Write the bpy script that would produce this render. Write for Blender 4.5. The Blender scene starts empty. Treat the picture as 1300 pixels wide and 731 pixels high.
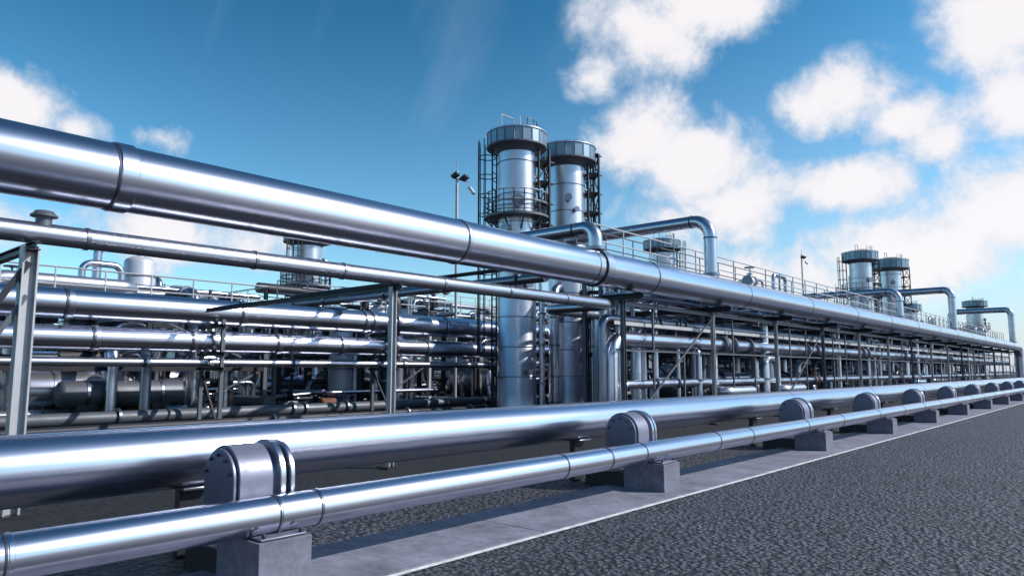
import bpy, math, random
from mathutils import Vector, Matrix
R = math.radians
scene = bpy.context.scene
scene.view_settings.view_transform = 'Standard'
scene.view_settings.look = 'None'
scene.view_settings.exposure = 0

# ------------------------------------------------------------------ materials
def new_mat(name):
    m = bpy.data.materials.new(name); m.use_nodes = True
    nt = m.node_tree
    return m, nt, nt.nodes['Principled BSDF']

def metal(name, col, rough=0.3, metallic=0.9, dirt=0.25, dirtcol=(0.12,0.10,0.09), scale=1.5, var=0.15):
    m, nt, b = new_mat(name)
    N, L = nt.nodes, nt.links
    tc = N.new('ShaderNodeTexCoord')
    n1 = N.new('ShaderNodeTexNoise'); n1.inputs['Scale'].default_value = scale; n1.inputs['Detail'].default_value = 5; n1.inputs['Roughness'].default_value = 0.62
    L.new(tc.outputs['Object'], n1.inputs['Vector'])
    cr = N.new('ShaderNodeMapRange'); cr.inputs['From Min'].default_value = 0.46; cr.inputs['From Max'].default_value = 0.8
    cr.inputs['To Max'].default_value = dirt
    L.new(n1.outputs['Fac'], cr.inputs['Value'])
    mx = N.new('ShaderNodeMixRGB'); mx.inputs['Color1'].default_value = (*col,1); mx.inputs['Color2'].default_value = (*dirtcol,1)
    L.new(cr.outputs[0], mx.inputs['Fac']); L.new(mx.outputs['Color'], b.inputs['Base Color'])
    mr = N.new('ShaderNodeMapRange'); mr.inputs['From Min'].default_value=0.3; mr.inputs['From Max'].default_value=0.7
    mr.inputs['To Min'].default_value = rough*(1-var*0.7); mr.inputs['To Max'].default_value = rough*(1+var)
    L.new(n1.outputs['Fac'], mr.inputs['Value']); L.new(mr.outputs[0], b.inputs['Roughness'])
    b.inputs['Metallic'].default_value = metallic
    return m

M_PIPE  = metal('brushed_steel', (0.54,0.56,0.66), 0.25, 1.0, 0.15, (0.24,0.24,0.32), 0.8, 0.05)
M_PIPE2 = metal('galvanised_steel', (0.46,0.48,0.56), 0.28, 0.97, 0.3, (0.18,0.18,0.21), 1.8, 0.12)
M_LIGHT = metal('aluminium_cladding', (0.52,0.53,0.59), 0.33, 0.88, 0.35, (0.22,0.21,0.23), 1.1)
M_BAND  = metal('weld_band_dark', (0.05,0.05,0.065), 0.45, 0.6, 0.3)
M_COLL  = metal('collar_steel', (0.24,0.25,0.31), 0.33, 0.9, 0.3)
M_DARK  = metal('painted_dark_steel', (0.024,0.026,0.034), 0.5, 0.5, 0.5, (0.06,0.045,0.035))
M_GREY  = metal('painted_grey_steel', (0.10,0.11,0.135), 0.5, 0.3, 0.5, (0.06,0.05,0.045))
M_POST  = metal('galvanised_post', (0.40,0.40,0.42), 0.5, 0.35, 0.5, (0.15,0.13,0.12), 2.5)
M_RUST  = metal('rusty_iron', (0.17,0.07,0.04), 0.8, 0.1, 0.6, (0.05,0.03,0.025))
M_WHITE = metal('white_painted_steel', (0.54,0.54,0.58), 0.4, 0.3, 0.4, (0.26,0.24,0.23), 0.9)
M_TEAL  = metal('bluish_panel', (0.20,0.27,0.33), 0.35, 0.6, 0.4, (0.11,0.12,0.14), 2.0)
M_SADDLE= metal('saddle_painted_steel', (0.19,0.195,0.26), 0.42, 0.45, 0.45, (0.11,0.105,0.125), 5.0, 0.3)

def ground_mat(name, lo, hi, scale, bumpd, big=0.25, stone=True, rough=0.85, spec=0.4, bv=(0.72,1.22)):
    m, nt, b = new_mat(name)
    N, L = nt.nodes, nt.links
    tc = N.new('ShaderNodeTexCoord')
    v = N.new('ShaderNodeTexVoronoi'); v.inputs['Scale'].default_value = scale; v.feature='F1'
    n = N.new('ShaderNodeTexNoise'); n.inputs['Scale'].default_value = scale*1.7; n.inputs['Detail'].default_value = 4
    nb = N.new('ShaderNodeTexNoise'); nb.inputs['Scale'].default_value = big; nb.inputs['Detail'].default_value = 7; nb.inputs['Roughness'].default_value=0.72
    for x in (v,n,nb): L.new(tc.outputs['Object'], x.inputs['Vector'])
    sub = N.new('ShaderNodeMath'); sub.operation='MULTIPLY_ADD'; sub.inputs[1].default_value=-1.3 if stone else -0.15; 
    L.new(v.outputs['Distance'], sub.inputs[0]); L.new(n.outputs['Fac'], sub.inputs[2])
    add = N.new('ShaderNodeMath'); add.operation='ADD'; add.inputs[1].default_value = 0.42 if stone else 0.1
    L.new(sub.outputs[0], add.inputs[0])
    mx = N.new('ShaderNodeMixRGB'); mx.inputs['Color1'].default_value=(*lo,1); mx.inputs['Color2'].default_value=(*hi,1)
    cl = N.new('ShaderNodeMapRange'); cl.inputs['From Min'].default_value=0.1 if stone else 0.0; cl.inputs['From Max'].default_value=0.85 if stone else 1.0
    L.new(add.outputs[0], cl.inputs['Value'])
    L.new(cl.outputs[0], mx.inputs['Fac'])
    mr2 = N.new('ShaderNodeMapRange'); mr2.inputs['From Min'].default_value=0.3; mr2.inputs['From Max'].default_value=0.7
    mr2.inputs['To Min'].default_value=bv[0]; mr2.inputs['To Max'].default_value=bv[1]
    L.new(nb.outputs['Fac'], mr2.inputs['Value'])
    mm = N.new('ShaderNodeMixRGB'); mm.blend_type='MULTIPLY'; mm.inputs['Fac'].default_value=1
    L.new(mx.outputs['Color'], mm.inputs['Color1']); L.new(mr2.outputs[0], mm.inputs['Color2'])
    L.new(mm.outputs['Color'], b.inputs['Base Color'])
    bp = N.new('ShaderNodeBump'); bp.inputs['Strength'].default_value=1.0; bp.inputs['Distance'].default_value=bumpd
    L.new(add.outputs[0], bp.inputs['Height']); L.new(bp.outputs[0], b.inputs['Normal'])
    b.inputs['Roughness'].default_value = rough
    b.inputs['Specular IOR Level'].default_value = spec
    return m
M_ASPH = ground_mat('asphalt', (0.012,0.013,0.020), (0.115,0.118,0.155), 17, 0.04, big=0.35, rough=0.62, spec=0.5, bv=(0.65,1.25))
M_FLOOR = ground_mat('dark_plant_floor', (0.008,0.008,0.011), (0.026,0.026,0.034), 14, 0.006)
M_CONC = ground_mat('concrete_strip', (0.135,0.135,0.18), (0.24,0.24,0.30), 9, 0.002, 1.6, False, bv=(0.5,1.3))
M_BLOCK = ground_mat('concrete_block', (0.11,0.11,0.15), (0.19,0.19,0.24), 12, 0.002, 3.0, False, bv=(0.6,1.3))
M_PAINT = ground_mat('white_road_paint', (0.6,0.6,0.6), (0.85,0.85,0.85), 20, 0.002, 5.0, False, bv=(0.5,1.15))

# ------------------------------------------------------------------ builder
def frame(d):
    d = d.normalized()
    up = Vector((0,0,1)) if abs(d.z) < 0.9 else Vector((0,1,0))
    u = d.cross(up).normalized(); v = u.cross(d).normalized()
    return u, v
class B:
    def __init__(s, name): s.name=name; s.v=[]; s.f=[]; s.m=[]; s.mats=[]
    def add(s, vs, fs, mat):
        if mat not in s.mats: s.mats.append(mat)
        i = s.mats.index(mat); o = len(s.v)
        s.v.extend(vs)
        for f in fs: s.f.append(tuple(o+k for k in f)); s.m.append(i)
    def beam(s, p, q, w, mat, h=None):
        p=Vector(p); q=Vector(q); h = h or w
        u,v = frame(q-p); u=u*w/2; v=v*h/2
        vs=[p-u-v,p+u-v,p+u+v,p-u+v,q-u-v,q+u-v,q+u+v,q-u+v]
        s.add(vs,[(0,1,2,3),(7,6,5,4),(0,4,5,1),(1,5,6,2),(2,6,7,3),(3,7,4,0)],mat)
    def box(s, c, sz, mat):
        x,y,z=c; s.beam((x,y-sz[1]/2,z),(x,y+sz[1]/2,z),sz[0],mat,sz[2])
    def hbeam(s, p, q, w, mat, along=(0,1,0)):
        p=Vector(p); q=Vector(q); d=(q-p).normalized(); a=Vector(along); a=(a-d*a.dot(d)).normalized(); b=d.cross(a)
        t=w*0.12
        def slab(off,wa,wb):
            vs=[]
            for e in (p,q):
                for sa,sb in ((-1,-1),(1,-1),(1,1),(-1,1)):
                    vs.append(e+off+a*(sa*wa/2)+b*(sb*wb/2))
            s.add(vs,[(0,1,2,3),(7,6,5,4),(0,4,5,1),(1,5,6,2),(2,6,7,3),(3,7,4,0)],mat)
        slab(b*(w/2-t/2),w,t); slab(-b*(w/2-t/2),w,t); slab(Vector((0,0,0)),t,w-2*t)
    def tube(s, pts, r, mat, seg=12, bend=None, caps=True):
        pts=[Vector(p) for p in pts]; bend = bend if bend is not None else r*2.6
        path=[pts[0]]
        for i in range(1,len(pts)-1):
            a,b,c=pts[i-1],pts[i],pts[i+1]
            d1=(a-b); d2=(c-b); l1,l2=d1.length,d2.length
            if l1<1e-5 or l2<1e-5: continue
            d1/=l1; d2/=l2
            ang=math.pi-d1.angle(d2)
            if ang<0.02: path.append(b); continue
            t=min(bend*math.tan(ang/2), l1*0.48, l2*0.48)
            s0=b+d1*t; s1=b+d2*t; n=max(3,int(ang/math.pi*14))
            rr=t/math.tan(ang/2)
            cen=b+(d1+d2).normalized()*(rr/math.cos(ang/2))
            v0=s0-cen; ax=v0.cross(s1-cen).normalized()
            for k in range(n+1):
                path.append(cen+Matrix.Rotation(ang*k/n,3,ax)@v0)
        path.append(pts[-1])
        vs=[];fs=[]
        u,v=frame(path[1]-path[0])
        prev=(path[1]-path[0]).normalized()
        for i,p in enumerate(path):
            if i==0: t=path[1]-path[0]
            elif i==len(path)-1: t=path[-1]-path[-2]
            else: t=(path[i+1]-path[i]).normalized()+(path[i]-path[i-1]).normalized()
            t.normalize()
            q=prev.rotation_difference(t); u=q@u; v=q@v; prev=t
            for k in range(seg):
                a=2*math.pi*k/seg
                vs.append(p+u*(r*math.cos(a))+v*(r*math.sin(a)))
        for i in range(len(path)-1):
            for k in range(seg):
                k2=(k+1)%seg
                fs.append((i*seg+k,(i+1)*seg+k,(i+1)*seg+k2,i*seg+k2))
        if caps:
            fs.append(tuple(range(seg))); n=(len(path)-1)*seg; fs.append(tuple(n+k for k in reversed(range(seg))))
        s.add(vs,fs,mat)
    def rev(s, o, axis, prof, mat, seg=24):
        o=Vector(o); ax=Vector(axis).normalized(); u,v=frame(ax); vs=[];fs=[]
        for (r,t) in prof:
            for k in range(seg):
                a=2*math.pi*k/seg
                vs.append(o+ax*t+u*(r*math.cos(a))+v*(r*math.sin(a)))
        for i in range(len(prof)-1):
            for k in range(seg):
                k2=(k+1)%seg
                fs.append((i*seg+k,i*seg+k2,(i+1)*seg+k2,(i+1)*seg+k))
        if prof[0][0]>1e-4: fs.append(tuple(reversed(range(seg))))
        n=(len(prof)-1)*seg
        if prof[-1][0]>1e-4: fs.append(tuple(n+k for k in range(seg)))
        s.add(vs,fs,mat)
    def ring(s,o,axis,r,w,mat,seg=24):
        b=min(w*0.2,r*0.02)
        s.rev(o,axis,[(r-b,-w/2),(r,-w/2+b),(r,w/2-b),(r-b,w/2)],mat,seg)
    def torus(s,o,axis,RR,r,mat,seg=20,s2=6):
        o=Vector(o); ax=Vector(axis).normalized(); u,v=frame(ax); vs=[];fs=[]
        for i in range(seg):
            a=2*math.pi*i/seg; d=u*math.cos(a)+v*math.sin(a)
            for j in range(s2):
                b=2*math.pi*j/s2
                vs.append(o+d*(RR+r*math.cos(b))+ax*(r*math.sin(b)))
        for i in range(seg):
            for j in range(s2):
                i2=(i+1)%seg;j2=(j+1)%s2
                fs.append((i*s2+j,i2*s2+j,i2*s2+j2,i*s2+j2))
        s.add(vs,fs,mat)
    def flange(s,o,axis,r,mat,seg=16):
        ax=Vector(axis).normalized(); o=Vector(o)
        w=max(0.03,r*0.18)
        s.ring(o-ax*w*0.6,ax,r*1.5,w,mat,seg); s.ring(o+ax*w*0.6,ax,r*1.5,w,mat,seg)
    def vessel(s,o,axis,r,L,mat,seg=24):
        prof=[]
        for k in range(7):
            a=math.pi/2*k/6; prof.append((max(1e-5,r*math.sin(a)), -L/2-0.5*r*math.cos(a)))
        for k in range(7):
            a=math.pi/2*(1-k/6); prof.append((max(1e-5,r*math.sin(a)), L/2+0.5*r*math.cos(a)))
        s.rev(o,axis,prof,mat,seg)
    def valve(s,o,axis,r,up=(0,0,1),mat=None):
        o=Vector(o); up=Vector(up); mat=mat or M_GREY
        s.vessel(o,axis,r*1.35,r*0.8,mat,14); ax=Vector(axis).normalized()
        s.flange(o+ax*r*1.9,ax,r*1.05,M_COLL,14); s.flange(o-ax*r*1.9,ax,r*1.05,M_COLL,14)
        s.rev(o,up,[(r*0.55,0),(r*0.55,r*2),(r*0.9,r*2),(r*0.9,r*2.3),(r*0.18,r*2.4),(r*0.18,r*4.2)],mat,10)
        s.torus(o+up*r*4,up,r*1.4,r*0.14,M_GREY,16,5)
        u,v=frame(up)
        s.beam(o+up*r*4-u*r*1.4,o+up*r*4+u*r*1.4,r*0.15,mat); s.beam(o+up*r*4-v*r*1.4,o+up*r*4+v*r*1.4,r*0.15,mat)
    def rail(s,pts,mat,h=1.0,step=1.2,r=0.022,seg=5):
        pts=[Vector(p) for p in pts]; Z=Vector((0,0,1))
        for z in (h,h*0.55):
            for a,b in zip(pts[:-1],pts[1:]): s.tube([a+Z*z,b+Z*z],r,mat,seg,caps=False)
        for a,b in zip(pts[:-1],pts[1:]):
            n=max(1,round((b-a).length/step))
            for k in range(n+1):
                p=a+(b-a)*(k/n); s.tube([p,p+Z*h],r,mat,seg,caps=False)
    def ladder(s,x,y,z0,z1,ang,mat,cage=True,w=0.4):
        o=Vector((math.cos(ang),math.sin(ang),0)); t=Vector((-o.y,o.x,0)); c=Vector((x,y,0))
        for sg in (-1,1): s.beam(c+t*sg*w/2+Vector((0,0,z0)),c+t*sg*w/2+Vector((0,0,z1)),0.04,mat)
        z=z0
        while z<z1: s.beam(c-t*w/2+Vector((0,0,z)),c+t*w/2+Vector((0,0,z)),0.025,mat); z+=0.3
        if cage:
            z=z0+2.0
            angs=[-90,-50,-15,15,50,90]
            P=[o*(0.35*math.cos(R(a))+0.25)+t*(0.36*math.sin(R(a))) for a in angs]
            while z<z1+0.5:
                pp=[c-t*w/2]+[c+q for q in P]+[c+t*w/2]
                for a,b in zip(pp[:-1],pp[1:]): s.beam(a+Vector((0,0,z)),b+Vector((0,0,z)),0.03,mat)
                z+=0.7
            for q in P: s.beam(c+q+Vector((0,0,z0+2)),c+q+Vector((0,0,z1+0.4)),0.025,mat)
    def build(s, origin=None, bevel=0):
        me=bpy.data.meshes.new(s.name)
        if origin is None:
            xs=[p[0] for p in s.v]; ys=[p[1] for p in s.v]; zs=[p[2] for p in s.v]
            origin=((min(xs)+max(xs))/2,(min(ys)+max(ys))/2,min(zs))
        o=Vector(origin)
        me.from_pydata([tuple(Vector(p)-o) for p in s.v],[],s.f)
        for m in s.mats: me.materials.append(m)
        me.polygons.foreach_set('material_index',s.m)
        me.polygons.foreach_set('use_smooth',[True]*len(s.f))
        me.update()
        me.set_sharp_from_angle(angle=R(38))
        ob=bpy.data.objects.new(s.name,me); ob.location=o
        scene.collection.objects.link(ob)
        if bevel:
            bv=ob.modifiers.new('bevel','BEVEL'); bv.width=bevel; bv.segments=2; bv.limit_method='ANGLE'; bv.angle_limit=R(40)
        return ob

# ------------------------------------------------------------------ ground
def sheet(name,x0,x1,y0,y1,z,mat):
    me=bpy.data.meshes.new(name)
    me.from_pydata([(x0,y0,z),(x1,y0,z),(x1,y1,z),(x0,y1,z)],[],[(0,1,2,3)])
    me.materials.append(mat); ob=bpy.data.objects.new(name,me); scene.collection.objects.link(ob); return ob
sheet('ground',-2500,2500,-2500,2500,0,M_ASPH)
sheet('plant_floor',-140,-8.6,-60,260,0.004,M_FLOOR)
sheet('road_edge_line',-4.84,-4.77,-40,400,0.008,M_PAINT)
b=B('concrete_pavement')
y=-30
while y<300:
    b.box((-5.48,y+2.0,0.005),(1.26,3.985,0.03),M_CONC); y+=4.0
b.build()

# ------------------------------------------------------------------ ground pipelines
AS=5.32; ZS=0.56; RS=0.145
AB=6.75; ZB=0.91; RB=0.285
b=B('small_ground_pipeline')
b.tube([(-AS,-30,ZS),(-AS,170,ZS)],RS,M_PIPE,48)
for y in [-6,-3,1.3,3.12,3.50,6.9,7.85,8.7,11,12.3,15.1,17.4,20.4,23,25.6,28,31]+[34+3*k for k in range(30)]:
    b.ring((-AS,y,ZS),(0,1,0),RS+0.004,0.016,M_BAND,48)
    b.ring((-AS,y+0.03,ZS),(0,1,0),RS+0.006,0.03,M_PIPE,48)
b.build()
b=B('large_ground_pipeline')
b.tube([(-AB,-30,ZB),(-AB,170,ZB)],RB,M_PIPE,64)
for y in [-8,-1]+[18+7*k for k in range(20)]:
    b.ring((-AB,y,ZB),(0,1,0),RB+0.004,0.02,M_BAND,64)
b.build()

sup_y=[-3.0,3.12,9.2,16.0,21.4,26.8,32.3]+[38+5.6*k for k in range(20)]
for y in sup_y:
    b=B('pipe_support')
    b.box((-5.42,y,0.20),(0.66,0.46,0.40),M_BLOCK)
    b.box((-6.12,y,0.11),(0.74,0.30,0.22),M_DARK)
    b.box((-6.75,y,0.32),(0.10,0.26,0.62),M_DARK)
    def hump(yc,w,r,zc,xc,mat,zb=0.38):
        pts=[]
        n=24
        for k in range(n+1):
            a=math.pi*k/n; pts.append((xc+r*math.cos(a), zc+r*math.sin(a)))
        pts.append((xc-r,zb)); pts.append((xc+r,zb))
        vs=[(p[0],yc-w/2,p[1]) for p in pts]+[(p[0],yc+w/2,p[1]) for p in pts]
        m=len(pts); fs=[tuple(range(m)),tuple(reversed(range(m,2*m)))]
        for k in range(m): k2=(k+1)%m; fs.append((k,m+k,m+k2,k2))
        b.add(vs,fs,mat)
    hump(y-0.03,0.30,0.285,0.80,-5.80,M_SADDLE)
    hump(y-0.20,0.035,0.255,0.80,-5.80,M_SADDLE)
    hump(y+0.15,0.06,0.235,0.80,-5.80,M_COLL)
    hump(y+0.20,0.055,0.31,0.80,-5.80,M_PIPE2)
    hump(y+0.25,0.05,0.24,0.80,-5.80,M_DARK)
    hump(y+0.295,0.045,0.30,0.80,-5.80,M_PIPE2)
    for k in range(5):
        aa=math.pi*(0.1+0.2*k)
        b.rev((-5.80+0.205*math.cos(aa),y-0.245,0.80+0.205*math.sin(aa)),(0,1,0),[(0.016,0),(0.016,0.03)],M_BAND,6)
    b.box((-5.42,y,0.413),(0.60,0.40,0.018),M_SADDLE)
    for sy in (-0.16,0.16): b.rev((-5.15,y+sy,0.42),(0,0,1),[(0.018,0),(0.018,0.035)],M_BAND,6)
    b.box((-AB,y,0.628),(0.34,0.30,0.03),M_COLL)
    b.build(bevel=0.012)

# ------------------------------------------------------------------ elevated pipelines
AU=10.0; ZU=4.24; RU=0.44
b=B('elevated_large_pipeline')
b.tube([(-AU,-25,ZU),(-AU,96,ZU),(-AU,96,0)],RU,M_PIPE,64,bend=1.1)
for y in [-6,3.30,9.6,14.1,16.9,23,29,35,41,47,53,59,65,71,77,83,89]:
    b.ring((-AU,y,ZU),(0,1,0),RU+0.008,0.03,M_BAND,64)
    if y in (3.30,): 
        b.ring((-AU,y+0.13,ZU),(0,1,0),RU+0.022,0.22,M_PIPE,64)
    elif y in (9.6,16.9): b.ring((-AU,y+0.06,ZU),(0,1,0),RU+0.014,0.08,M_PIPE2,64)
b.ring((-AU,14.55,ZU),(0,1,0),RU+0.03,0.30,M_PIPE2,64)
b.ring((-AU,14.38,ZU),(0,1,0),RU+0.04,0.03,M_BAND,64)
b.valve((-AU,23.9,ZU+RU+0.12),(0,1,0),0.12,mat=M_WHITE)
b.build()

def goose(y,zt,back,r):
    b=B('gooseneck_pipe')
    pts=[(-AU,y,ZU+RU*0.8),(-AU,y,zt)]+back
    b.tube(pts,r,M_PIPE2,24,bend=0.55)
    b.ring((-AU,y,ZU+RU+0.05),(0,0,1),r*1.35,0.08,M_COLL,24)
    b.ring((-AU,y,zt-0.6),(0,0,1),r*1.08,0.04,M_BAND,24)
    b.ring((-AU-0.62,y,zt),(1,0,0),r*1.08,0.04,M_BAND,24)
    b.build()
goose(14.5,5.28,[(-13.3,14.5,5.28),(-15.6,17.6,5.28)],0.18)
goose(20.9,6.5,[(-15.8,20.9,6.5)],0.2)
goose(44.5,6.2,[(-15.6,44.5,6.2),(-15.6,44.5,4.5)],0.2)
goose(60,7.6,[(-15.0,60,7.6),(-15.0,60,4.5)],0.25)
goose(92,8.2,[(-15.6,92,8.2),(-15.6,92,4.5)],0.3)

b=B('elevated_small_pipeline')
b.tube([(-AU,-25,3.37),(-AU,15.2,3.37),(-12.2,15.2,3.37),(-12.2,18.2,3.37),(-12.2,18.2,0.2)],0.132,M_PIPE2,28,bend=0.4)
for y in [-4,1.0,3.1,5.4,7.0,9.3,11.2,13.2]: b.ring((-AU,y,3.37),(0,1,0),0.145,0.05,M_COLL,28)
b.rev((-AU,2.62,3.45),(0,0,1),[(0.09,0),(0.09,0.12),(0.15,0.13),(0.15,0.15),(0.12,0.17),(0.10,0.2),(0.001,0.22)],M_GREY,16)
b.build()

for (nm,z,r,mat,bands) in [('process_pipeline',3.20,0.34,M_PIPE,[-2,5.2,9.3,13.3,13.6,16.7,24,32,40,48,56,64,72,80]),
                       ('process_pipeline',2.44,0.275,M_PIPE,[1,5.8,8.05,10.4,12.5,15.9,22,30,38,46,54]),
                       ('process_pipeline',1.90,0.105,M_PIPE2,[3,7,11,15,19,23])]:
    b=B(nm)
    b.tube([(-18,-25,z),(-18,100,z)],r,mat,32)
    for y in bands:
        b.ring((-18,y,z),(0,1,0),r+0.012,0.05,M_BAND,32); b.ring((-18,y+0.1,z),(0,1,0),r+0.02,0.12,M_PIPE2,32)
    b.flange((-18,14.6,z),(0,1,0),r*0.82,M_COLL,28)
    b.build()

for i,y in enumerate([-9,-3,3,8.7,14.3,20,26,32,38,44,50,56,62,68,74,80,86]):
    b=B('pipe_trestle')
    for x in (-17.5,-18.6): b.beam((x,y,0),(x,y,3.0),0.09,M_GREY)
    for z in (2.83,2.13,1.75): b.beam((-17.3,y,z),(-18.8,y,z),0.09,M_DARK,0.08)
    b.beam((-17.5,y,0.2),(-18.6,y,1.7),0.05,M_DARK)
    b.build()

# ------------------------------------------------------------------ left rack frames
for y in (-8.5,-3.0,2.5,8.1):
    b=B('rack_frame')
    b.hbeam((-AU,y,0),(-AU,y,3.2),0.17 if y<5 else 0.11,M_POST,(1,0,0))
    if y<5: b.hbeam((-13.2,y,0),(-13.2,y,3.1),0.12,M_POST,(1,0,0))
    b.hbeam((-9.75,y,3.18),(-13.4 if y<5 else -17.2,y,3.18),0.10,M_DARK,(0,1,0))
    b.box((-AU,y,0.02),(0.32,0.32,0.04),M_DARK)
    if y<5:
        b.beam((-AU,y,3.0),(-10.1,y-1.7,0),0.07,M_DARK); b.beam((-AU,y,2.6),(-10.05,y-0.9,0.9),0.05,M_GREY)
        b.beam((-AU,y,0.3),(-13.2,y,2.9),0.05,M_DARK)
    b.build()

b=B('cross_pipe')
b.tube([(-10.15,12.7,3.85),(-25,12.7,3.85),(-25,12.7,1)],0.12,M_COLL,16)
b.tube([(-10.6,12.2,4.05),(-20,12.2,4.05),(-20,12.2,2)],0.05,M_DARK,8)
for x in (-11,-13.5,-16,-19): b.flange((x,12.7,3.85),(1,0,0),0.12,M_COLL,16)
b.build()

# ------------------------------------------------------------------ main pipe rack (right)
rnd=random.Random(5)
ys=[16.1+5.3*k for k in range(15)]
def ystart(a): return 1.47*a      # staggered start: the towers stand in the notch before it
b=B('pipe_rack')
for i,y in enumerate(ys):
    xe=-15.4 if i else -11.6
    b.hbeam((-10.25,y,0),(-10.25,y,3.56),0.11,M_POST if i%3 else M_GREY,(1,0,0))
    if i:
        b.hbeam((-15.2,y,0),(-15.2,y,4.6),0.13,M_GREY,(1,0,0))
        b.hbeam((-12.7,y,0),(-12.7,y,3.5),0.10,M_DARK,(1,0,0))
        b.beam((-10.25,y,0.2),(-12.7,y,2.2),0.04,M_DARK)
        b.beam((-12.7,y,2.2),(-15.2,y,0.2),0.04,M_DARK)
        b.hbeam((-10.2,y,2.3),(xe,y,2.3),0.12,M_DARK,(0,1,0))
    else:
        b.hbeam((-11.5,y,0),(-11.5,y,4.5),0.10,M_GREY,(1,0,0))
    b.hbeam((-9.6,y,3.65),(xe,y,3.65),0.16,M_DARK,(0,1,0))
    b.hbeam((-10.9,y,4.55),(xe,y,4.55),0.12,M_DARK,(0,1,0))
    b.beam((-10.95,y,3.7),(-10.95,y,4.6),0.09,M_GREY)
    b.box((-10.25,y,0.02),(0.32,0.32,0.04),M_DARK)
    if i%2==0:
        b.beam((-10.25,y,0.1),(-10.25,y+5.3,3.4),0.045,M_GREY)
        if i: b.beam((-15.2,y,3.4),(-15.2,y+5.3,0.1),0.045,M_GREY)
    for dy in (1.8,3.6):
        b.beam((-10.4,y+dy,0),(-10.4,y+dy,rnd.choice([1.2,2.3,3.5])),0.05,M_GREY)
        b.beam((-10.95,y+dy,3.6),(-10.95,y+dy,4.6),0.05,M_GREY)
y0,y1=ys[0]-0.3,ys[-1]+3
for x,z,w in ((-10.3,3.5,0.11),(-10.3,2.25,0.06)):
    b.hbeam((x,y0,z),(x,y1,z),w,M_GREY,(1,0,0))
for z in (3.5,2.2): b.hbeam((-15.2,21.2,z),(-15.2,y1,z),0.09,M_GREY,(1,0,0))
b.hbeam((-10.95,y0,4.62),(-10.95,y1,4.62),0.13,M_GREY,(1,0,0)); b.hbeam((-15.2,21.2,4.62),(-15.2,y1,4.62),0.13,M_GREY,(1,0,0))
b.box((-11.25,(y0+y1)/2,4.72),(0.55,y1-y0,0.03),M_DARK)
b.rail([(-10.95,y0,4.7),(-10.95,y1,4.7)],M_POST,1.0,1.5,0.024)
b.rail([(-11.55,y0,4.7),(-11.55,y1,4.7)],M_GREY,1.0,1.5,0.02)
b.rail([(-15.3,21.2,4.7),(-15.3,y1,4.7)],M_POST,1.1,1.5,0.022)
for (x,z,w) in ((-13.0,5.25,0.5),(-10.75,2.95,0.3)):
    ya=ystart(-x)+0.4
    b.box((x,(ya+y1)/2,z),(w,y1-ya,0.02),M_GREY)
    for sg in (-1,1): b.box((x+sg*w/2,(ya+y1)/2,z+0.05),(0.02,y1-ya,0.1),M_POST)
    yy=ya+1
    while yy<y1: b.beam((x,yy,z-0.6),(x,yy,z-0.02),0.05,M_GREY); yy+=2.65
b.build()
b=B('rack_pipe_bundle')
for x in [-11.75,-12.05,-12.45,-12.9,-13.3,-13.65,-14.1,-14.6,-14.95]:
    r=rnd.choice([0.06,0.08,0.1,0.13,0.17]); z=4.72+r
    ya=ystart(-x)+rnd.uniform(-0.3,1.5); pts=[(x,ya,z)]
    if rnd.random()<0.7: pts=[(x,ya,z-rnd.uniform(1.5,3)),(x,ya,z)]
    yy=ya
    while yy<80:
        yy+=rnd.uniform(6,20)
        if rnd.random()<0.7:
            hh=rnd.uniform(0.4,1.1)
            pts+=[(x,yy,z),(x,yy,z+hh),(x,yy+1.4,z+hh),(x,yy+1.4,z)]; yy+=1.4
    pts.append((x,max(y1,yy+3),z))
    mat=rnd.choice([M_PIPE,M_PIPE2,M_LIGHT,M_GREY])
    b.tube(pts,r,mat,12)
    for k in range(8): b.flange((x,ya+rnd.uniform(0.5,60),z),(0,1,0),r,M_COLL,12)
    for k in range(3):
        b.valve((x,ya+rnd.uniform(1,50),z),(0,1,0),r,mat=rnd.choice([M_GREY,M_WHITE,M_DARK]))
for zb in (1.2,2.37,3.0,3.74):
    for x in [-10.75,-11.2,-11.7,-12.15,-12.95,-13.5,-14.1,-14.7]:
        if rnd.random()<(0.9 if zb!=1.2 else 0.5):
            r=rnd.choice([0.05,0.07,0.09,0.12,0.15] if zb==3.0 else [0.06,0.09,0.12,0.16,0.21]); z=zb+r
            ya=ystart(-x)+rnd.uniform(-0.3,3.0)
            b.tube([(x,ya,0.3),(x,ya,z),(x,y1,z)],r,rnd.choice([M_PIPE,M_PIPE2,M_LIGHT,M_COLL]),12)
            for k in range(8): b.flange((x,ya+rnd.uniform(1,60),z),(0,1,0),r,M_COLL,12)
            for k in range(2): b.valve((x,ya+rnd.uniform(1,35),z),(0,1,0),r,mat=rnd.choice([M_GREY,M_WHITE,M_DARK,M_RUST]))
y=19.0
while y<84:
    for k in range(3):
        a=rnd.uniform(10.7,14.8)
        if y<ystart(a): continue
        r=rnd.choice([0.06,0.09,0.12,0.17]); z=rnd.choice([2.4,3.1,3.9,4.8]); yy=y+rnd.uniform(0,2)
        kind=rnd.random(); m=rnd.choice([M_PIPE,M_PIPE2,M_LIGHT,M_GREY])
        if kind<0.4: b.tube([(-a,yy,0.1),(-a,yy,z),(-a-rnd.uniform(0.8,2.5),yy,z)],r,m,12)
        elif kind<0.75: b.tube([(-a,yy,0.1),(-a,yy,z*0.7),(-a,yy+0.9+r*3,z*0.7),(-a,yy+0.9+r*3,0.1)],r,m,12,bend=0.4)
        else: b.tube([(-a,yy,z),(-a,yy,1.0),(-a+0.5,yy,1.0),(-a+0.5,yy+2,1.0)],r,m,12)
        b.flange((-a,yy,1.4),(0,0,1),r,M_COLL,12)
    y+=2.1
b.build()
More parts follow.
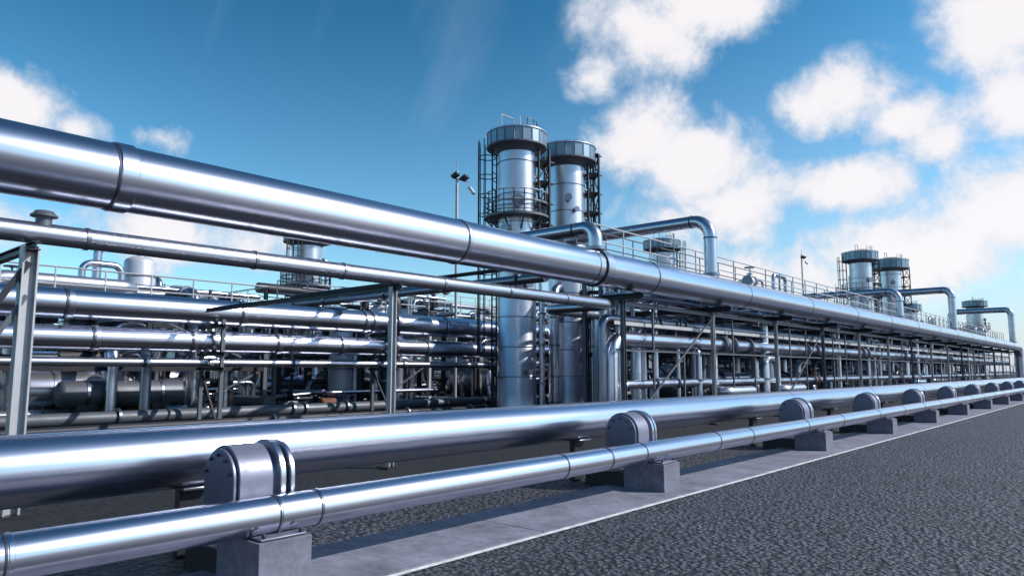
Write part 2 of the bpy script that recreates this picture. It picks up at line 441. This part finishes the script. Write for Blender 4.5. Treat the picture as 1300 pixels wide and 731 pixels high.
def heat_exchanger(x,y,z,r,L,mat):
    b=B('heat_exchanger')
    b.vessel((x,y,z),(0,1,0),r,L,mat,32)
    for k in (-0.46,-0.2,0.2,0.46): b.ring((x,y+L*k,z),(0,1,0),r+0.02,0.07,M_COLL,32)
    b.ring((x,y-L*0.40,z),(0,1,0),r*1.15,0.06,M_GREY,32); b.ring((x,y-L*0.40+0.08,z),(0,1,0),r*1.15,0.06,M_GREY,32)
    for k in (-0.3,0.3): b.box((x,y+L*k,(z-r*0.7)/2),(r*1.2,0.25,z-r*0.7),M_DARK)
    b.tube([(x,y-L*0.3,z+r*0.8),(x,y-L*0.3,z+r+0.9),(x-1.5,y-L*0.3,z+r+0.9)],r*0.28,M_PIPE2,16)
    b.tube([(x,y+L*0.3,z+r*0.8),(x,y+L*0.3,z+r+0.5),(x,y+L*0.3+1.5,z+r+0.5)],r*0.28,M_LIGHT,16)
    b.tube([(x+r*0.8,y,z),(x+r+0.5,y,z),(x+r+0.5,y,0.2)],r*0.2,M_PIPE,14)
    b.build()
for (x,y,z,r,L,m) in ((-13.6,26.3,1.25,0.72,3.4,M_LIGHT),(-12.4,34,1.1,0.5,3,M_PIPE),(-14,41,1.2,0.65,3.6,M_WHITE),(-12.2,50,1.1,0.55,3,M_LIGHT),(-13.8,58,1.2,0.7,4,M_PIPE),(-12.6,67,1.2,0.6,3.5,M_LIGHT),(-21.5,30.5,1.3,0.8,4,M_PIPE),(-21.2,40,1.3,0.8,4,M_WHITE)):
    heat_exchanger(x,y,z,r,L,m)

# ------------------------------------------------------------------ columns / towers
def tower(a,y,dia,zt,cap,name='process_tower',mid=None,lad=(-0.6,),scaf=None,side=True,capmat=None,topgear=True):
    b=B(name); x=-a; r=dia/2; rc=cap/2; hc=cap*0.29
    zc=zt-hc
    b.rev((x,y,0),(0,0,1),[(r*1.2,0),(r*1.2,0.15),(r*1.02,0.16),(r*1.02,0.9),(r,0.92),(r,zc*0.55),(r*1.0,zc*0.551),(r*0.98,zc)],M_LIGHT,40)
    z=1.5
    while z<zc-0.4:
        b.ring((x,y,z),(0,0,1),r+0.012,0.035,M_COLL,40); z+=rnd.uniform(0.9,1.3)
    b.rev((x,y,zc-0.22),(0,0,1),[(r,0),(r*1.1,0.08),(rc*0.85,0.20),(rc*0.95,0.22)],M_GREY,40)
    b.rev((x,y,zc),(0,0,1),[(rc*0.96,-0.02),(rc*0.96,hc*0.9)],M_GREY,40)
    n=20
    for k in range(n):
        a0=2*math.pi*(k+0.03)/n; a1=2*math.pi*(k+0.97)/n
        vs=[]
        for rr in (rc*0.965,rc):
            for aa in (a0,a1):
                for zz in (zc+0.04,zc+hc*0.8): vs.append((x+rr*math.cos(aa),y+rr*math.sin(aa),zz))
        b.add(vs,[(0,1,3,2),(4,6,7,5),(0,4,5,1),(2,3,7,6),(1,5,7,3),(0,2,6,4)],capmat or M_TEAL)
        am=2*math.pi*k/n
        b.beam((x+rc*0.99*math.cos(am),y+rc*0.99*math.sin(am),zc-0.02),(x+rc*0.99*math.cos(am),y+rc*0.99*math.sin(am),zt-0.05),0.045,M_GREY)
    b.ring((x,y,zc+0.0),(0,0,1),rc*1.03,0.07,M_GREY,40)
    b.ring((x,y,zc+hc*0.84),(0,0,1),rc*1.03,0.06,M_LIGHT,40)
    b.rev((x,y,zc+hc*0.84),(0,0,1),[(rc*0.8,0),(rc*0.78,hc*0.15),(rc*0.3,hc*0.22),(0.001,hc*0.24)],M_GREY,40)
    if topgear:
        P=[]
        for k in range(8):
            aa=R(-40+k*22)
            P.append((x+rc*0.7*math.cos(aa),y+rc*0.7*math.sin(aa),zc+hc*0.86))
        b.rail(P,M_POST,0.42,0.6,0.014)
        b.tube([(x-0.1,y-0.7,zt-0.1),(x-0.1,y-0.7,zt+0.5),(x-0.1,y-0.05,zt+0.5),(x-0.1,y-0.05,zt-0.1)],0.025,M_POST,6)
    if mid:
        for zm in mid:
            rm=rc*1.1
            b.rev((x,y,zm),(0,0,1),[(r,-0.06),(rm,-0.06),(rm,0.02),(r,0.02)],M_GREY,32)
            P=[(x+rm*0.98*math.cos(2*math.pi*k/20),y+rm*0.98*math.sin(2*math.pi*k/20),zm) for k in range(21)]
            b.rail(P,M_POST,0.8,0.6,0.022)
            for z2 in (0.12,0.25,0.4): 
                b.torus((x,y,zm+z2),(0,0,1),rm*0.98,0.014,M_GREY,24,4)
            for k in range(10):
                am=2*math.pi*k/10
                b.beam((x+r*math.cos(am),y+r*math.sin(am),zm-0.5),(x+rm*0.95*math.cos(am),y+rm*0.95*math.sin(am),zm-0.06),0.05,M_GREY)
    for la in lad:
        b.ladder(x+(r+0.18)*math.cos(la),y+(r+0.18)*math.sin(la),0.3,zc,la,M_DARK)
    if scaf:
        ang,z0,z1=scaf
        o=Vector((math.cos(ang),math.sin(ang),0)); t=Vector((-o.y,o.x,0)); c=Vector((x,y,0))
        P=[c+o*(r+0.05)-t*0.4,c+o*(r+0.05)+t*0.4,c+o*(rc+0.05)+t*0.4,c+o*(rc+0.05)-t*0.4]
        Z=lambda p,z: (p.x,p.y,z)
        for p in P: b.beam(Z(p,z0),Z(p,z1),0.07,M_DARK)
        z=z0; fl=False
        while z<=z1:
            for k in range(4): b.beam(Z(P[k],z),Z(P[(k+1)%4],z),0.05,M_DARK)
            if z+0.75<=z1:
                for k in (1,2,3): b.beam(Z(P[k],z if fl else z+0.75),Z(P[(k+1)%4],z+0.75 if fl else z),0.035,M_DARK)
            b.box((c+o*(r+rc+0.15)*0.5).to_tuple()[:2]+(z+0.03,),(0.6,0.6,0.025),M_GREY)
            z+=0.75; fl=not fl
    if side:
        for (ang,rr,z0,z1) in ((R(20),0.10,0.4,zc*0.45),(R(60),0.06,0.6,zc*0.9),(R(160),0.06,0.6,zc*0.9)):
            px=x+(r+rr+0.14)*math.cos(ang); py=y+(r+rr+0.14)*math.sin(ang)
            qx=x+r*0.8*math.cos(ang); qy=y+r*0.8*math.sin(ang)
            b.tube([(px,py,0.1),(px,py,z1),(qx,qy,z1)],rr,M_PIPE2,10)
            for z in (z1*0.3,z1*0.6,z1*0.85): b.flange((px,py,z),(0,0,1),rr,M_COLL,12)
    for k in range(6):
        aa=rnd.uniform(-1.6,0.9); z=rnd.uniform(1.2,zc-1); rr=rnd.uniform(0.05,0.14)*dia
        d=Vector((math.cos(aa),math.sin(aa),0))
        b.tube([(x+d.x*r*0.8,y+d.y*r*0.8,z),(x+d.x*(r+0.16),y+d.y*(r+0.16),z)],rr,M_PIPE2,12)
        b.ring((x+d.x*(r+0.17),y+d.y*(r+0.17),z),d,rr*1.35,0.05,M_COLL,14)
    b.build(origin=(x,y,0))
tower(16,18.4,1.34,10.10,2.08,mid=[7.0],lad=(R(200),),scaf=(R(50),6.0,9.4))
tower(16,21.3,1.42,10.25,2.25,mid=None,lad=(R(90),),scaf=(R(48),6.9,9.9),topgear=False)
tower(29,18.3,1.4,8.3,2.1,mid=[5.6],lad=(R(-60),))
tower(20.5,36.5,1.4,9.3,2.1,mid=None,lad=(R(0),))
tower(15.4,57.5,1.6,10.7,2.5,mid=[7.4],lad=(R(200),),scaf=(R(50),6.0,10))
tower(14.6,62.5,1.7,10.6,2.8,mid=None,lad=(R(90),),scaf=(R(48),6.9,10))
tower(15.5,108,1.8,10.7,2.8,mid=[7],lad=(R(90),))
tower(18.5,86,1.8,8.9,2.6,mid=[6],lad=(R(90),))
b=B('riser_pipe')
b.tube([(-15.6,20.0,0),(-15.6,20.0,4.6),(-15.95,21.0,4.9)],0.15,M_PIPE2,20)
for z in (0.6,1.5,2.6,3.6): b.flange((-15.6,20.0,z),(0,0,1),0.13,M_COLL,18)
b.build()

b=B('vertical_vessel')
b.vessel((-26.5,10,3.1),(0,0,1),0.52,4.8,M_WHITE,32)
for z in (1.3,2.6,3.8,5.0): b.ring((-26.5,10,z),(0,0,1),0.535,0.05,M_COLL,32)
b.tube([(-26.5,10,5.6),(-26.5,10,6.0),(-26.5,8.6,6.0),(-26.5,8.6,0)],0.14,M_PIPE2,14)
for k in range(4):
    a=math.pi/2*k+0.4; b.beam((-26.5+0.5*math.cos(a),10+0.5*math.sin(a),1.1),(-26.5+0.6*math.cos(a),10+0.6*math.sin(a),0),0.1,M_GREY)
b.box((-26.5,10,0.15),(1.8,1.8,0.3),M_BLOCK)
b.build()

# ------------------------------------------------------------------ light poles
def lamp(x,y,h):
    b=B('street_lamp')
    b.tube([(x,y,0),(x,y,h)],0.065,M_POST,10)
    b.box((x,y,0.1),(0.4,0.4,0.2),M_BLOCK)
    b.beam((x,y-0.25,h-0.35),(x,y+0.7,h-0.35),0.05,M_GREY)
    b.beam((x,y,h-0.7),(x,y+0.5,h-0.5),0.03,M_GREY)
    b.beam((x+0.05,y-0.3,h-0.36),(x+0.3,y-0.25,h-0.22),0.26,M_DARK,0.14)
    b.beam((x+0.05,y+0.25,h-0.36),(x+0.3,y+0.3,h-0.22),0.3,M_DARK,0.14)
    b.beam((x+0.05,y+0.72,h-0.6),(x+0.25,y+0.78,h-0.9),0.22,M_WHITE,0.12)
    b.tube([(x,y,h),(x,y,h+0.4)],0.02,M_POST,6)
    b.build(origin=(x,y,0))
lamp(-21.6,20.9,10.3); lamp(-27,38,11.3); lamp(-23,67,12.5); lamp(-30,100,13)

# ------------------------------------------------------------------ process units (background)
MATS=[M_PIPE,M_PIPE2,M_LIGHT,M_GREY,M_COLL,M_DARK,M_DARK]
def unit(cx,cy,sx,sy,h,seed,npipe=26):
    q=random.Random(seed); b=B('process_unit')
    x0,x1,y0,y1=cx-sx/2,cx+sx/2,cy-sy/2,cy+sy/2
    levels=[h*0.42,h*0.78]
    nx=max(2,int(sx/3.5)+1); ny=max(2,int(sy/3.5)+1)
    X=[x0+(x1-x0)*i/(nx-1) for i in range(nx)]; Y=[y0+(y1-y0)*i/(ny-1) for i in range(ny)]
    for x in X:
        for y in Y:
            b.beam((x,y,0),(x,y,levels[1]),0.12,q.choice([M_DARK,M_GREY,M_POST]))
    for z in levels:
        for x in X: b.beam((x,y0,z),(x,y1,z),0.1,M_DARK,0.16)
        for y in Y: b.beam((x0,y,z-0.01),(x1,y,z-0.01),0.09,M_GREY,0.13)
    for i in range(ny-1):
        if q.random()<0.5: b.beam((x1,Y[i],0),(x1,Y[i+1],levels[0]),0.05,M_GREY)
        if q.random()<0.4: b.beam((x1,Y[i],levels[1]),(x1,Y[i+1],levels[0]),0.05,M_GREY)
    if q.random()<0.75:
        b.box(((x1+cx)/2,cy,levels[1]+0.1),(sx/2,sy,0.04),M_GREY)
        b.rail([(x1,y0,levels[1]+0.1),(x1,y1,levels[1]+0.1),(cx,y1,levels[1]+0.1)],M_POST,1.0,1.2,0.025)
    for k in range(q.choice([1,2,3])):
        r=q.uniform(0.35,0.75); L=q.uniform(1.8,3.6); z=q.choice([0.9+r*0.5,levels[0]+r+0.2])
        x=q.uniform(x0+1,x1); y=q.uniform(y0+1.5,y1-1.5); ax=q.choice([(0,1,0),(0,1,0),(1,0,0)])
        m=q.choice([M_LIGHT,M_WHITE,M_PIPE,M_GREY])
        b.vessel((x,y,z),ax,r,L,m,24)
        A=Vector(ax)
        for s_ in (-1,1):
            p=Vector((x,y,z))+A*s_*L*0.32
            b.ring(p,ax,r+0.015,0.08,M_COLL,24)
            b.box((p.x,p.y,z-r*0.9),(0.5,0.5,r*0.8),M_DARK)
        b.tube([(x,y,z+r*0.8),(x,y,z+r+0.7),(x+A.y*1.5,y+A.x*1.5,z+r+0.7),(x+A.y*1.5,y+A.x*1.5,0.2)],q.uniform(0.08,0.16),q.choice(MATS),12)
    for k in range(q.choice([1,2,2])):
        r=q.uniform(0.3,0.55); H=q.uniform(2.0,h*0.8); x=q.uniform(x0,x1); y=q.uniform(y0,y1)
        b.vessel((x,y,H/2+0.6),(0,0,1),r,H,q.choice([M_LIGHT,M_WHITE,M_PIPE]),24)
        b.ring((x,y,0.4),(0,0,1),r*0.95,0.8,M_GREY,20)
        for j in range(3): b.ring((x,y,0.9+H*j/3),(0,0,1),r+0.02,0.05,M_COLL,24)
        b.tube([(x,y,H+0.6),(x,y,H+1.1+r),(x,y+r+0.6,H+1.1+r),(x,y+r+0.6,0.2)],0.1,q.choice(MATS),10)
    for k in range(npipe):
        r=q.choice([0.05,0.06,0.08,0.11,0.15,0.2])
        p=Vector((q.uniform(x0,x1+0.3),q.uniform(y0,y1),q.choice([0.3,0.5,0.9,levels[0]+0.3,levels[1]+0.3])))
        pts=[p.copy()]; last=None
        for j in range(q.randint(3,7)):
            ax=q.choice([a for a in (0,1,1,2) if a!=last]); last=ax
            p=p.copy()
            if ax==0: p.x=q.uniform(x0,x1+0.4)
            elif ax==1: p.y=q.uniform(y0-1,y1+1)
            else: p.z=q.choice([0.3,0.7,1.3,levels[0]+0.25,levels[0]+0.7,levels[1]+0.25,levels[1]+0.8,h])
            if (p-pts[-1]).length>0.5: pts.append(p)
        if len(pts)<2: continue
        m=q.choice(MATS); b.tube(pts,r,m,10)
        for a_,c_ in zip(pts[:-1],pts[1:]):
            if (c_-a_).length>1.2:
                d=(c_-a_).normalized()
                b.flange(a_+d*r*4,d,r,M_COLL,10)
                if q.random()<0.18: b.valve((a_+c_)/2,d,r,(0,0,1) if abs(d.z)<0.5 else (1,0,0),q.choice([M_GREY,M_RUST,M_DARK,M_DARK,M_GREY,M_DARK]))
    for k in range(3):
        x=x1+q.uniform(-1,0.6); y=q.uniform(y0,y1-1.4); z=q.uniform(h*0.4,h*0.75); r=q.choice([0.12,0.16,0.2])
        b.tube([(x,y,0.5),(x,y,z),(x,y+1.1,z),(x,y+1.1,0.3)],r,q.choice([M_PIPE,M_LIGHT,M_PIPE2]),14,bend=0.5)
    for k in range(3):
        x=x1-q.uniform(-0.6,2); y=q.uniform(y0,y1)
        b.box((x,y,0.12),(0.7,1.5,0.24),M_DARK)
        b.vessel((x,y-0.3,0.5),(0,1,0),0.22,0.5,q.choice([M_RUST,M_GREY,M_TEAL]),16)
        b.rev((x,y+0.35,0.5),(0,1,0),[(0.1,-0.3),(0.28,-0.1),(0.28,0.12),(0.12,0.2)],M_GREY,16)
    b.build(origin=(cx,cy,0))
sd=1
for (a,ya,yb,st,h,sx,npp) in ((24.2,4,112,8.5,4.9,5,28),(33,6,130,10,5.9,6,24),(44,8,150,12.5,7.2,7,16)):
    y=ya
    while y<yb:
        unit(-a-random.Random(sd).uniform(-1,1),y+st/2,sx,st-1.3,h*random.Random(sd+99).uniform(0.82,1.1),sd,npp)
        sd+=1; y+=st

b=B('low_level_header')
for (x,z,r) in ((-19.2,0.55,0.16),(-19.8,0.5,0.12),(-16.9,0.45,0.1),(-11.5,0.5,0.12),(-12.0,0.45,0.09)):
    ya=-10 if x<-16 else 19
    b.tube([(x,ya,z),(x,100,z)],r,rnd.choice([M_GREY,M_DARK,M_COLL]),14)
    for k in range(16):
        y=rnd.uniform(ya,90); b.flange((x,y,z),(0,1,0),r,M_COLL,12)
        b.box((x,y+0.5,(z-r)/2),(0.16,0.16,z-r),M_DARK)
    for k in range(3): b.valve((x,rnd.uniform(5 if x<-16 else 20,50),z),(0,1,0),r,mat=rnd.choice([M_RUST,M_GREY,M_DARK]))
b.build()

# ------------------------------------------------------------------ world : Nishita sky + procedural clouds
EL=35.0; SX,SY=0.80,0.60
w=bpy.data.worlds.new('World'); scene.world=w; w.use_nodes=True
nt=w.node_tree; N,L=nt.nodes,nt.links; N.clear()
out=N.new('ShaderNodeOutputWorld'); bg=N.new('ShaderNodeBackground'); bg.inputs['Strength'].default_value=0.11
L.new(bg.outputs[0],out.inputs[0])
sky=N.new('ShaderNodeTexSky'); sky.sky_type='NISHITA'; sky.sun_disc=False
sky.sun_elevation=R(EL); sky.sun_rotation=math.atan2(SX,SY); sky.air_density=1.0; sky.dust_density=0.4; sky.ozone_density=2.2
def vmul(c,k):
    n=N.new('ShaderNodeVectorMath'); n.operation='SCALE'; L.new(c,n.inputs[0]); n.inputs['Scale'].default_value=k; return n.outputs[0]
gm=N.new('ShaderNodeGamma'); gm.inputs['Gamma'].default_value=1.75
L.new(vmul(sky.outputs[0],0.24),gm.inputs['Color'])
hs=N.new('ShaderNodeHueSaturation'); hs.inputs['Saturation'].default_value=1.08; hs.inputs['Hue'].default_value=0.473; hs.inputs['Value'].default_value=1.0
L.new(vmul(gm.outputs[0],1/0.185),hs.inputs['Color'])
def val(x,sock):
    if isinstance(x,(int,float)): sock.default_value=x
    else: L.new(x,sock)
def mth(op,a,b_=None,c=None,clamp=False):
    n=N.new('ShaderNodeMath'); n.operation=op; n.use_clamp=clamp
    val(a,n.inputs[0])
    if b_ is not None: val(b_,n.inputs[1])
    if c is not None: val(c,n.inputs[2])
    return n.outputs[0]
tc=N.new('ShaderNodeTexCoord'); sp=N.new('ShaderNodeSeparateXYZ'); L.new(tc.outputs['Generated'],sp.inputs[0])
X,Y,Z=sp.outputs
bear=mth('MULTIPLY',mth('ARCTAN2',mth('MULTIPLY',X,-1),Y),180/math.pi)
elev=mth('MULTIPLY',mth('ARCSINE',Z),180/math.pi)
cmb=N.new('ShaderNodeCombineXYZ'); L.new(bear,cmb.inputs[0]); L.new(elev,cmb.inputs[1])
def noise(scale,detail,rough,vec,dist=0.0):
    n=N.new('ShaderNodeTexNoise'); n.inputs['Scale'].default_value=scale; n.inputs['Detail'].default_value=detail; n.inputs['Roughness'].default_value=rough
    n.inputs['Distortion'].default_value=dist
    L.new(vec,n.inputs['Vector']); return n
clouds=[(77.5,17.6,4.2,2.9,1),(74,16.4,2.6,1.6,.85),(68.2,16.6,2.2,1.3,.75),(67,10,12,3.2,.75),(80,9,6,3,.8),
 (31,26.5,5.5,4.6,1.05),(25,28,9,3.6,1.1),(34,23,3.2,2.8,.9),(27,24,4,3,.7),
 (30,18.8,5.2,4.0,1.15),(26.5,16,5.4,4.2,1.15),(23.5,12.5,5,3.8,.95),(29,12,5,3,.7),
 (15.3,19.8,4.8,3.2,1.2),(11.5,17.8,3.6,2.2,1.0),(15.8,13.4,6.4,2.4,1.15),(9.0,15.5,3.2,2,.95),
 (5,23,5,5,1.15),(5.0,17.4,5,2.6,1.05),(4,10.5,10,5,1.15),(12,8,11,4.0,1.1),(21,7,10,3.8,.85)]
acc=None
for (bb,ee,rx,ry,wt) in clouds:
    ix,iy=1/(rx*1.3),1/(ry*1.3)
    s2=N.new('ShaderNodeVectorMath'); s2.operation='MULTIPLY_ADD'; s2.inputs[1].default_value=(ix,iy,0); s2.inputs[2].default_value=(-bb*ix,-ee*iy,0); L.new(cmb.outputs[0],s2.inputs[0])
    s3=N.new('ShaderNodeVectorMath'); s3.operation='LENGTH'; L.new(s2.outputs[0],s3.inputs[0])
    v=mth('MULTIPLY_ADD',s3.outputs['Value'],-wt,wt)
    acc = v if acc is None else mth('SMOOTH_MAX',acc,v,0.2)
glob=noise(2.2,2,0.5,tc.outputs['Generated'])
back=mth('MULTIPLY',mth('SUBTRACT',glob.outputs['Fac'],0.52),3.5,clamp=True)  # clouds out of view, added so the pipes reflect soft highlights
bm=mth('MULTIPLY',X,4.0,clamp=True)
acc=mth('MAXIMUM',acc,mth('MULTIPLY',back,bm))
n1=noise(9.5,9,0.62,tc.outputs['Generated'],0.2)
dens=mth('ADD',acc,mth('MULTIPLY',mth('SUBTRACT',n1.outputs['Fac'],0.5),1.9))
def sstep(x,lo,hi):
    m=N.new('ShaderNodeMapRange'); m.interpolation_type='SMOOTHSTEP'; m.inputs['From Min'].default_value=lo; m.inputs['From Max'].default_value=hi
    L.new(x,m.inputs['Value']); return m.outputs[0]
cov=mth('MULTIPLY',sstep(dens,0.08,0.70),sstep(acc,-0.02,0.26))
mp=N.new('ShaderNodeMapping'); mp.inputs['Rotation'].default_value=(0.5,0.9,0.3); mp.inputs['Scale'].default_value=(1.0,5,1.0); L.new(tc.outputs['Generated'],mp.inputs[0])
n2=noise(1.6,5,0.55,mp.outputs[0],0.4)
cir=mth('MULTIPLY',sstep(n2.outputs['Fac'],0.45,0.9),0.22)
hz=mth('MULTIPLY_ADD',sstep(mth('MULTIPLY',bear,-1),-60,0),0.60,0.36)
haze=mth('MULTIPLY',mth('POWER',mth('SUBTRACT',1.0,mth('MULTIPLY',elev,1/30.0),clamp=True),1.8),hz)
cov2=mth('MAXIMUM',mth('MAXIMUM',cov,cir),haze)
cc=N.new('ShaderNodeMixRGB'); cc.inputs['Color1'].default_value=(5.2,6.1,7.5,1); cc.inputs['Color2'].default_value=(9.0,8.6,8.7,1)
L.new(sstep(dens,0.25,0.85),cc.inputs['Fac'])
mx=N.new('ShaderNodeMixRGB'); L.new(mth('MULTIPLY',cov2,0.95),mx.inputs['Fac']); L.new(hs.outputs[0],mx.inputs['Color1']); L.new(cc.outputs[0],mx.inputs['Color2'])
L.new(mx.outputs[0],bg.inputs['Color'])

# ------------------------------------------------------------------ sun
sd_=bpy.data.lights.new('sun','SUN'); sd_.energy=5.0; sd_.angle=R(0.5); sd_.color=(1.0,0.96,0.91)
so=bpy.data.objects.new('sun',sd_); scene.collection.objects.link(so)
sv=Vector((SX*math.cos(R(EL)),SY*math.cos(R(EL)),math.sin(R(EL))))
so.rotation_euler=sv.to_track_quat('Z','Y').to_euler(); so.location=(20,10,30)

# ------------------------------------------------------------------ camera
cd=bpy.data.cameras.new('camera'); cd.sensor_width=36; cd.lens=24.92; cd.clip_end=6000; cd.clip_start=0.05
co=bpy.data.objects.new('camera',cd); scene.collection.objects.link(co)
co.location=(0,0,1.7); co.rotation_euler=(R(90+6.65),0,R(41.4))
scene.camera=co
print('VERTS',sum(len(o.data.vertices) for o in scene.objects if o.type=='MESH'))
